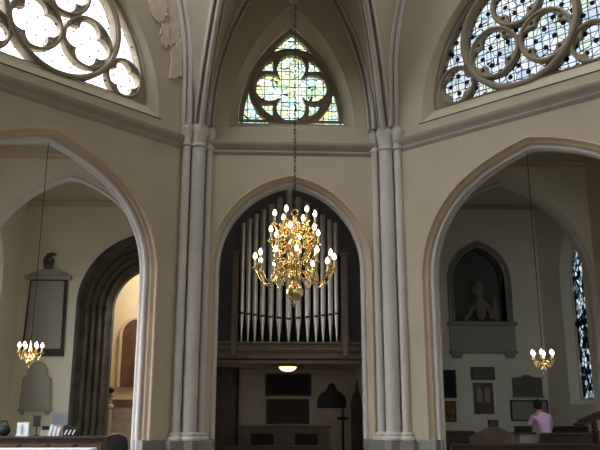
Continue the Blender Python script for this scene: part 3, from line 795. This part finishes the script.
for k in range(3):
    mt = Matrix.Translation((-4.72 + k * .08, 16.565, CT + .02)) @ Matrix.Rotation(.45, 4, 'Y')
    MB().box(-.014, .014, 0, .012, .01, .12, mt).build('card', M['paper'], T, 0)
b = MB().ball((-6.0, 16.66, CT + .115), .14, 10, (1.0, .7, .82)); b.tube([(-6.1, 16.66, CT + .22), (-6.06, 16.66, CT + .31), (-5.96, 16.66, CT + .31), (-5.92, 16.66, CT + .22)], .014, 6)
tag(b.build('bag', M['dark']), 'dark rounded bag at the far left end of the counter', 'bag')

# ------------------------------------------------------------------ left chapel tablets
T = thing('memorial_tablet', (-6.54, 20.9, 3.04), 'large pedimented memorial tablet with a crest, on the left chapel wall', 'plaque')
MB().prism([(-7.10, 3.04), (-5.97, 3.04), (-6.01, 5.12), (-7.03, 5.12)], -.06, -.002, REAR).build('backing', M['blackframe'], T, 0, bevel=.01)
MB().prism([(-7.03, 3.24), (-6.05, 3.24), (-6.08, 5.09), (-6.98, 5.09)], -.10, -.05, REAR).build('panel', M['marble_in'], T, 0, bevel=.01)
MB().box(-7.16, -5.90, 20.72, 20.895, 5.12, 5.23).build('cornice', M['marble'], T, 0, bevel=.02)
MB().prism([(-7.08, 5.23), (-5.98, 5.23), (-6.02, 5.28), (-6.40, 5.42), (-6.66, 5.42), (-7.04, 5.28)], -.15, -.002, REAR).build('pediment', M['marble'], T, 0, bevel=.012)
cr = MB().ball((-6.56, 20.80, 5.52), .13, 10, (1, .6, .85)).tube([(-6.60, 20.79, 5.56), (-6.63, 20.78, 5.70), (-6.56, 20.78, 5.80), (-6.44, 20.78, 5.84), (-6.36, 20.78, 5.82)], [.09, .07, .075, .05, .02], 8).tube([(-6.52, 20.8, 5.56), (-6.44, 20.8, 5.64), (-6.46, 20.8, 5.74)], [.07, .05, .03], 8)
cr.build('crest', M['oldstone'], T)
T = thing('memorial_tablet', (-6.62, 20.9, 1.53), 'small shaped stone tablet with curved shoulders, below the large tablet', 'plaque')
sh = [(-7.03, 1.64), (-7.00, 2.36), (-7.00, 2.46), (-6.92, 2.49)]
sh += [(-6.62 - .27 * math.cos(math.radians(a)), 2.56 + .34 * math.sin(math.radians(a))) for a in range(0, 181, 15)] + [(-6.32, 2.49), (-6.24, 2.46), (-6.24, 2.36), (-6.20, 1.64)]
MB().prism(sh, -.06, -.002, REAR).build('rim', M['marble'], T, 0, bevel=.012)
sh2 = [(-6.615 + (u + 6.615) * .90, 2.27 + (z - 2.27) * .92) for u, z in sh]
MB().prism(sh2, -.07, -.05, REAR).build('panel', M['small_in'], T, 0)
MB().box(-7.06, -6.17, 20.81, 20.895, 1.60, 1.66).build('ledge', M['marble'], T, 0, bevel=.01)
for x in (-6.95, -6.30): MB().prism([(x - .06, 1.60), (x + .06, 1.60), (x + .04, 1.51), (x - .04, 1.51)], -.07, -.002, REAR).build('foot', M['marble'], T, 0)
tag(MB().box(-6.12, -5.86, 20.885, 20.898, 1.27, 1.55).box(-5.85, -5.76, 20.885, 20.898, 1.30, 1.55).build('notice', M['bluepaper'], None, 0), 'pale blue paper notice on the wall left of the stone archway', 'notice')

# behind the archway: marble parapet with red-brown top, pillar and small bust, dark chair
T = thing('parapet', (-4.4, 22.2, 0), 'buff marble parapet with red-brown top beyond the dark stone archway', 'parapet')
MB().box(-4.86, -3.6, 22.3, 22.5, 0, 1.72).build('panel', M['pinkmarble'], T, 0)
MB().box(-4.92, -3.55, 22.24, 22.56, 1.72, 1.80).box(-4.89, -3.57, 22.27, 22.53, 1.80, 1.93).build('coping', M['redwood'], T, 0)
MB().lathe([(.10, 0), (.10, 1.66), (.13, 1.70), (.13, 1.76), (.09, 1.80), (.09, 1.9), (.12, 1.94), (.12, 1.98)], 14, (-4.93, 22.2, 0)).build('pillar', M['pinkmarble'], T)
T = thing('small_bust', (-4.92, 22.2, 1.98), 'small dark head-shaped finial standing on the buff pillar', 'bust')
MB().ball((-4.90, 22.2, 2.19), .10, 10, (1.1, 1, .95)).build('head', M['wood'], T)
MB().lathe([(.09, 0), (.10, .05), (.05, .10), (.05, .16)], 12, (-4.92, 22.2, 1.98)).build('base', M['statue'], T)
CX = .14
T = thing('chair', (-4.0, 18.2, 0), 'dark round-backed chair in front of the buff marble parapet', 'chair')
p = [(-4.38, .45), (-4.38, .80), (-4.33, .98), (-4.22, 1.05), (-4.08, 1.08), (-3.95, 1.05), (-3.84, .98), (-3.80, .80), (-3.80, .45)]
MB().prism(p, 0, .05, frame((CX, 18.4), (1, 0), (0, 1))).build('backrest', M['dark'], T, 30, bevel=.012)
MB().tube([(u + CX, 18.39, z) for u, z in p], .022, 8).build('back_rail', M['statue'], T)
MB().box(-4.40 + CX, -3.78 + CX, 17.95, 18.44, .42, .48).build('seat', M['dark'], T, 0, bevel=.015)
for x in (-4.37 + CX, -3.85 + CX):
    for y in (17.98, 18.38): MB().box(x, x + .045, y, y + .045, 0, .42).build('leg', M['wood'], T, 0)
T = thing('candlestick', (-4.47, 17.7, 0), 'short silver topped stand left of the dark round-backed chair', 'stand')
MB().lathe([(.14, 0), (.14, .03), (.04, .07), (.035, .85)], 12, (-4.50, 17.7, 0)).build('stem', M['iron'], T)
MB().lathe([(.04, .85), (.10, .89), (.12, .95), (.10, 1.0), (.06, 1.04), (.02, 1.05)], 14, (-4.50, 17.7, 0)).build('head', M['marble'], T)

# ------------------------------------------------------------------ right chapel monument and plaques
T = thing('bust_monument', (5.54, 20.9, 3.0), 'wall monument with a carved bust in a dark pointed niche', 'monument')
nip = [(4.80, 4.02)] + two_arc(5.54, .74, 5.2, .98) + [(6.28, 4.02)]
moulding(nip, [(.0, .25), (.0, -.02), (.05, -.05), (.09, -.02), (.12, -.07), (.17, -.07), (.18, 0)], REAR).build('frame', M['slate_in'] if False else M['marble'], T)
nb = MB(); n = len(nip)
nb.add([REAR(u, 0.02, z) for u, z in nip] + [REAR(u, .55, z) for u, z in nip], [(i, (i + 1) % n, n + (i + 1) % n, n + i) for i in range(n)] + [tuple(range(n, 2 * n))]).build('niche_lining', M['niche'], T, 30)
MB().box(4.56, 6.52, 20.72, 20.895, 3.92, 4.03).build('shelf', M['marble'], T, 0, bevel=.02)
MB().box(4.62, 6.46, 20.80, 20.9, 3.22, 3.92).build('inscription_panel', M['small_in'], T, 0, bevel=.01)
MB().box(4.58, 6.50, 20.78, 20.9, 3.16, 3.23).build('lower_moulding', M['marble'], T, 0, bevel=.015)
for x in (4.62, 6.12): MB().prism([(x, 3.16), (x + .34, 3.16), (x + .28, 3.03), (x + .06, 3.03)], -.10, -.002, REAR).build('console', M['marble'], T, 0, bevel=.01)

def skin_obj(name, verts, edges, radii, m, parent=None, root=0, sub=2):
    me = bpy.data.meshes.new(name); me.from_pydata(verts, edges, [])
    o = bpy.data.objects.new('tmp', me); COL.objects.link(o)
    md = o.modifiers.new('s', 'SKIN'); md.use_smooth_shade = True
    for i, r in enumerate(radii):
        sv = me.skin_vertices[0].data[i]; sv.radius = (r, r) if not isinstance(r, tuple) else r; sv.use_root = (i == root)
    sb = o.modifiers.new('b', 'SUBSURF'); sb.levels = sub; sb.render_levels = sub
    dg = bpy.context.evaluated_depsgraph_get(); dg.update()
    m2 = bpy.data.meshes.new_from_object(o.evaluated_get(dg))
    bpy.data.objects.remove(o); bpy.data.meshes.remove(me)
    m2.name = name; m2.materials.clear(); m2.shade_smooth()
    return link(name, m2, m, parent)
def chain(verts, edges, radii, pts, start=None):
    prev = start
    for p, r in pts:
        verts.append(p); radii.append(r); i = len(verts) - 1
        if prev is not None: edges.append((prev, i))
        prev = i
    return prev
# carved bust: shoulders, neck, head turned a little, drapery swag on one arm
Vv, Ee, Rr = [], [], []
bx, by = 5.60, 21.12
chain(Vv, Ee, Rr, [((bx, by, 4.05), .15), ((bx, by, 4.38), .18), ((bx - .01, by, 4.60), .15), ((bx - .02, by - .01, 4.76), .085), ((bx - .03, by - .04, 4.90), .125), ((bx - .04, by - .05, 5.06), .145), ((bx - .04, by - .04, 5.19), .09)])
chain(Vv, Ee, Rr, [((bx - .21, by - .02, 4.48), .08), ((bx - .33, by - .06, 4.27), .07), ((bx - .46, by - .12, 4.16), .085), ((bx - .50, by - .12, 4.07), .07)], 2)
chain(Vv, Ee, Rr, [((bx + .22, by - .02, 4.48), .09), ((bx + .30, by - .05, 4.28), .09), ((bx + .26, by - .14, 4.12), .08)], 2)
B = skin_obj('bust', Vv, Ee, Rr, M['statue'], T)
hd = MB().ball((bx - .04, by - .19, 5.03), .035, 8, (.8, 1.2, 1.3)).build('nose', M['statue'], T)
wr = MB().ball((bx - .04, by + .0, 5.13), .155, 10, (1, 1, .8))
for k in range(6):
    wr.ball((bx - .04 + (-1) ** k * .14, by - .02, 4.92 + .06 * (k // 2)), .05, 6)
wr.build('hair', M['statue'], T)
# second small figure beside it (attendant cherub on the right side)
Vv, Ee, Rr = [], [], []
cx_, cy_ = 6.02, 21.08
chain(Vv, Ee, Rr, [((cx_, cy_, 4.05), .12), ((cx_, cy_, 4.34), .14), ((cx_ - .01, cy_, 4.56), .075), ((cx_ - .02, cy_ - .02, 4.68), .105), ((cx_ - .02, cy_ - .02, 4.80), .07)])
chain(Vv, Ee, Rr, [((cx_ - .14, cy_ - .03, 4.36), .05), ((cx_ - .20, cy_ - .08, 4.22), .045)], 1)
skin_obj('attendant_figure', Vv, Ee, Rr, M['statue'], T, 0, 1)

framed('plaque', 'black plaque at the left edge of the right chapel, above the gilt picture', 'plaque', 4.28, 4.73, 1.95, 2.71, 20.9, M['dark'], M['blackframe'], .03)
framed('picture', 'small gilt orange picture on the right chapel wall, below the black plaque', 'picture', 4.28, 4.69, 1.32, 1.87, 20.9, M['orange'], M['wood2'], .03)
framed('plaque', 'small dark oblong plaque directly above the two-light panel', 'plaque', 5.16, 5.82, 2.44, 2.79, 20.9, M['slate_in'], M['wood2'], .04)
T = thing('plaque', (5.47, 20.9, 1.53), 'upright panel of two small arched lights under the dark oblong plaque', 'plaque')
hl = [[(5.28, 1.83)] + two_arc(5.36, .08, 2.14, .12, 6) + [(5.44, 1.83)], [(5.50, 1.83)] + two_arc(5.58, .08, 2.14, .12, 6) + [(5.66, 1.83)]]
plate('frame', [(5.20, 1.53), (5.74, 1.53), (5.74, 2.36), (5.20, 2.36)], hl, -.06, -.002, REAR, M['wood_case'], T)
MB().box(5.27, 5.67, 20.87, 20.89, 1.80, 2.30).build('panel', M['marble'], T, 0)
T = thing('plaque', (6.72, 20.9, 1.98), 'grey slate tablet with a low raised top, right of the wooden plaques', 'plaque')
MB().prism([(6.30, 1.98), (7.13, 1.98), (7.13, 2.50), (6.86, 2.52), (6.80, 2.57), (6.62, 2.57), (6.56, 2.52), (6.30, 2.50)], -.05, -.002, REAR).build('slab', M['slate_in'], T, 0, bevel=.008)
MB().box(6.28, 7.15, 20.83, 20.895, 1.95, 1.99).build('ledge', M['marble'], T, 0)
framed('notice', 'black framed pale notice behind the person, under the grey slate tablet', 'notice', 6.20, 7.25, 1.34, 1.90, 20.9, M['whiteboard'], M['blackframe'], .04)

# ------------------------------------------------------------------ chandeliers
def chandelier(loc, label, tiers, ball_z, ball_r, stem_prof, chain_top, cr, group, wire=False, bs=1., seed=1):
    T = thing('chandelier', loc, label, 'chandelier', group)
    L0 = Vector(loc)
    MB().lathe(stem_prof, 20, loc).build('stem', M['brass'], T)
    for bz, br in ball_z:
        MB().ball((loc[0], loc[1], loc[2] + bz), br, 14).build('globe', M['brass'], T)
    for (n, rad, hub_z, hub_r, cup_z, dip, off, ch) in tiers:
        base = None
        for k in range(n):
            if base is None:
                pts = []
                for i in range(19):
                    t_ = i / 18
                    r_ = hub_r + (rad - hub_r) * (t_ ** .9)
                    z_ = hub_z + (cup_z - hub_z) * t_ - dip * math.sin(PI * min(1, t_ * 1.0)) * (1.0 if t_ > .25 else 1) + .35 * dip * math.sin(2 * PI * t_)
                    pts.append((r_, 0, z_))
                am = MB().tube(pts, .011 * bs, 8)
                # scroll curling back from the arm
                sc_ = []
                for i in range(15):
                    a = -PI / 2 + i / 14 * 1.6 * PI; rr = (.045 - .022 * i / 14) * bs * 1.3
                    sc_.append((hub_r + (rad - hub_r) * .42 + rr * math.cos(a), 0, hub_z + (cup_z - hub_z) * .42 - dip * .9 + .055 * bs + rr * math.sin(a)))
                am.tube(sc_, .007 * bs, 6)
                am.lathe([(.008 * bs, -.03 * bs), (.02 * bs, -.015 * bs), (.05 * bs, .0), (.052 * bs, .008 * bs), (.02 * bs, .006 * bs), (.024 * bs, .035 * bs), (.014 * bs, .035 * bs)], 14, (rad, 0, cup_z))
                ame = am.mesh('arm'); ame.materials.append(M['brass'])
                cme = MB().lathe([(.0135 * bs, .03 * bs), (.0135 * bs, .03 * bs + ch)], 10, (rad, 0, cup_z)).mesh('candle'); cme.materials.append(M['wax'])
                h = .095 * bs; z0 = .03 * bs + ch
                bme = MB().lathe([(.012 * bs, z0), (.027 * bs, z0 + .22 * h), (.029 * bs, z0 + .45 * h), (.017 * bs, z0 + .75 * h), (.002, z0 + h)], 10, (rad, 0, cup_z)).mesh('bulb'); bme.materials.append(M['bulb'])
                base = (ame, cme, bme)
            a = bpy.data.objects.new('arm', base[0]); COL.objects.link(a); a.parent = T; a.rotation_euler.z = 2 * PI * k / n + off
            for nm, me in (('candle', base[1]), ('bulb', base[2])):
                o = bpy.data.objects.new(nm, me); COL.objects.link(o); o.parent = a
    top = loc[2] + cr
    if wire:
        MB().tube([(loc[0], loc[1], top), (loc[0], loc[1], chain_top)], .008, 6).build('hanging_rod', M['iron'], T)
    else:
        mb = MB(); z = top; k = 0; ln = .075
        while z < chain_top:
            pts = []
            for i in range(8):
                a = 2 * PI * i / 8; s_ = .014 * math.cos(a); zz = z + ln * .5 + ln * .62 * math.sin(a)
                pts.append((loc[0] + (s_ if k % 2 == 0 else 0), loc[1] + (0 if k % 2 == 0 else s_), zz))
            mb.tube(pts, .0065, 4, True); z += ln; k += 1
        ob = mb.build('chain', M['iron'], T); ob['kind'] = 'stuff'
        pts = [(loc[0] + .045 * math.cos(2 * PI * i / 20), loc[1], top - .045 + .045 * math.sin(2 * PI * i / 20)) for i in range(20)]
        MB().tube(pts, .012, 8, True).build('ring', M['brass_d'], T)
    return T
BX, BY = BOSS.x, BOSS.y
# big one: reference point at its lowest globe
stem = [(.004, -.30), (.02, -.28), (.03, -.24), (.012, -.20), (.05, .03), (.05, .10), (.10, .135), (.07, .17), (.05, .22), (.09, .28), (.11, .33), (.07, .40), (.04, .46), (.055, .52), (.10, .58), (.12, .63), (.08, .70), (.045, .76), (.05, .84), (.085, .89), (.09, .93), (.06, .97), (.03, 1.0), (.04, 1.03), (.02, 1.06), (.012, 1.09)]
chandelier((BX, BY, 3.30), 'large brass chandelier with tiers of lit candles before the organ', [
    (12, .58, .24, .09, .27, .19, 0., .115), (6, .37, .60, .10, .66, .10, .3, .11), (6, .30, .90, .08, .93, .09, .05, .11)],
    [(-.07, .13), (.16, .10), (.36, .09)], None, stem, BOSS.z - .1, 1.17, 'chandeliers')
T = bpy.data.objects['chandelier']
# curling brass ornaments between the tiers
orn = None
for k in range(36):
    tz, rr, a0 = ((.36, .17, 0), (.62, .19, .2), (.86, .15, .1), (.22, .22, .3), (.50, .24, .5), (.74, .20, .4))[k // 6]
    if orn is None:
        mb = MB(); pts = []
        for i in range(16):
            a = -.4 * PI + i / 15 * 1.9 * PI; r_ = .075 - .04 * i / 15
            pts.append((r_ * math.cos(a), 0, r_ * math.sin(a)))
        mb.tube(pts, [.014 - .006 * i / 15 for i in range(16)], 6)
        mb.ball((.085, 0, .05), .022, 6)
        orn = mb.mesh('scroll_ornament'); orn.materials.append(M['brass'])
    o = bpy.data.objects.new('scroll_ornament', orn); COL.objects.link(o); o.parent = T
    an = a0 + 2 * PI * (k % 6) / 6 + .26
    o.rotation_euler.z = an; o.location = (rr * math.cos(an), rr * math.sin(an), tz)
sstem = [(.003, -.12), (.012, -.10), (.008, -.07), (.03, .05), (.05, .075), (.03, .10), (.022, .16), (.04, .20), (.025, .25), (.012, .30), (.02, .34), (.008, .40)]
for s, lb in ((-1, 'small brass chandelier hanging in the left arch, before the memorial tablets'), (1, 'small brass chandelier hanging in the right arch, above the person')):
    x, y = (-4.87, 14.25) if s < 0 else (4.735, 14.25)
    chandelier((x, y, 2.44 if s < 0 else 2.34), lb, [(6, .20, .10, .03, .17, .085, .25 if s < 0 else .05, .07)],
        [(0, .062)], None, sstem, 6.72, .40, 'chandeliers', True, 1.0)

# ------------------------------------------------------------------ person, seen from behind, leaning over the table
P = thing('person', (5.76, 17.15, 0), 'person in a lilac pink shirt seen from behind, bending forward, right arch', 'person')
px_, py_ = 5.76, 17.15
Vv, Ee, Rr = [], [], []
def pt(x, y, z): return (px_ + x, py_ + y, z)
# torso up to head: pelvis root
chain(Vv, Ee, Rr, [(pt(0, 0, .96), (.165, .125)), (pt(-.01, .0, 1.12), (.15, .11)), (pt(-.03, .05, 1.32), (.175, .12)), (pt(-.05, .11, 1.47), (.15, .10)), (pt(-.065, .16, 1.56), .062), (pt(-.075, .20, 1.63), .075), (pt(-.08, .23, 1.71), .088), (pt(-.08, .24, 1.78), .06)])
hands = []
for s in (-1, 1):
    e = chain(Vv, Ee, Rr, [(pt(-.05 + s * .19, .12, 1.45), .068), (pt(-.05 + s * .235, .19, 1.24), .052), (pt(-.05 + s * .215, .30, 1.13), .045), (pt(-.05 + s * .20, .43, 1.12), .03), (pt(-.05 + s * .19, .49, 1.115), .036)], 3)
    for f_ in range(4):
        fx = -.05 + s * .19 + (f_ - 1.5) * .019; ln = (.055, .066, .062, .048)[f_ if s < 0 else 3 - f_]
        chain(Vv, Ee, Rr, [(pt(fx, .525, 1.11), .0095), (pt(fx, .525 + ln * .6, 1.105), .0085), (pt(fx, .525 + ln, 1.085), .007)], e)
    chain(Vv, Ee, Rr, [(pt(-.05 + s * .19 - s * .038, .50, 1.11), .011), (pt(-.05 + s * .19 - s * .055, .53, 1.10), .009)], e)
    k = chain(Vv, Ee, Rr, [(pt(s * .10, .0, .88), .10), (pt(s * .11, .02, .50), .068), (pt(s * .115, -.02, .12), .045), (pt(s * .12, .03, .045), .04), (pt(s * .125, .16, .035), .032)], 0)
skin_obj('body', Vv, Ee, Rr, M['skin'], P, 0, 1)
# shirt: torso and sleeves
Vv, Ee, Rr = [], [], []
chain(Vv, Ee, Rr, [(pt(0, 0, .93), (.20, .155)), (pt(-.01, .0, 1.10), (.195, .145)), (pt(-.03, .05, 1.31), (.215, .150)), (pt(-.05, .11, 1.46), (.175, .120)), (pt(-.062, .145, 1.535), .075)])
for s in (-1, 1):
    chain(Vv, Ee, Rr, [(pt(-.05 + s * .175, .12, 1.44), .088), (pt(-.05 + s * .235, .19, 1.24), .068), (pt(-.05 + s * .215, .30, 1.13), .06), (pt(-.05 + s * .205, .41, 1.12), .046)], 3)
skin_obj('shirt', Vv, Ee, Rr, M['shirt'], P, 0, 2)
Vv, Ee, Rr = [], [], []
chain(Vv, Ee, Rr, [(pt(0, 0, .99), (.185, .14)), (pt(0, 0, .90), (.185, .145))])
for s in (-1, 1):
    chain(Vv, Ee, Rr, [(pt(s * .10, .0, .80), .12), (pt(s * .11, .02, .50), .088), (pt(s * .115, -.02, .12), .068), (pt(s * .115, -.02, .08), .07)], 1)
skin_obj('trousers', Vv, Ee, Rr, M['trousers'], P, 0, 1)
h = MB().ball((px_ - .08, py_ + .205, 1.735), .108, 12, (1, 1.0, 1.08)); h.ball((px_ - .077, py_ + .165, 1.67), .075, 10, (1.05, .8, .9))
h.build('hair', M['hair'], P)
for s in (-1, 1):
    MB().ball((px_ - .08 + s * .108, py_ + .215, 1.70), .028, 8, (.5, .9, 1.2)).build('ear', M['skin'], P)
    MB().ball((px_ - .08 + s * .035, py_ + .31, 1.72), .013, 6).build('eye', M['dark'], P)
MB().ball((px_ - .08, py_ + .325, 1.69), .018, 6, (.8, 1.2, 1.3)).build('nose', M['skin'], P)
MB().ball((px_ - .08, py_ + .30, 1.645), .022, 6, (1.3, .6, .4)).build('mouth', M['redwood'], P)

# ------------------------------------------------------------------ sky
w = bpy.data.worlds.new('sky'); SC.world = w; w.use_nodes = True
nt = w.node_tree; bg = nt.nodes['Background']
tc = nt.nodes.new('ShaderNodeTexCoord'); sp = nt.nodes.new('ShaderNodeSeparateXYZ'); nt.links.new(tc.outputs['Generated'], sp.inputs[0])
def mrange(sock, a, b, c, d):
    r = nt.nodes.new('ShaderNodeMapRange'); r.interpolation_type = 'SMOOTHSTEP'
    for k, v_ in zip(('From Min', 'From Max', 'To Min', 'To Max'), (a, b, c, d)): r.inputs[k].default_value = v_
    nt.links.new(sock, r.inputs['Value']); return r.outputs['Result']
def mul(a, b):
    m_ = nt.nodes.new('ShaderNodeMath'); m_.operation = 'MULTIPLY'; nt.links.new(a, m_.inputs[0]); nt.links.new(b, m_.inputs[1]); return m_.outputs[0]
side_ = mrange(sp.outputs['X'], -.85, -.10, 12.0, 1.7)      # bright western sky, duller to the east
back_ = mrange(sp.outputs['Y'], -.1, .35, .92, 1.0)
low_ = mul(mrange(sp.outputs['Z'], -.1, .10, .15, 1.0), mrange(sp.outputs['Z'], .05, .75, .62, 1.6))
nt.links.new(mul(mul(side_, back_), low_), bg.inputs['Strength'])
bg.inputs['Color'].default_value = (.96, .98, 1.0, 1)

# ------------------------------------------------------------------ camera
cam = bpy.data.cameras.new('camera'); co = bpy.data.objects.new('camera', cam); COL.objects.link(co); SC.camera = co
cam.sensor_width = 36; cam.lens = 752. / 600 * 36; cam.clip_end = 200
th = math.atan(190 / 752.); psi = math.radians(2.8)
co.location = (-.587, 0, 1.5); co.rotation_euler = (PI / 2 + th, 0, -psi)
vs = SC.view_settings; vs.view_transform = 'Standard'; vs.look = 'None'; vs.gamma = 1; vs.use_curve_mapping = False
vs.exposure = .13
SC.cycles.max_bounces = 10; SC.cycles.diffuse_bounces = 5; SC.cycles.transparent_max_bounces = 12
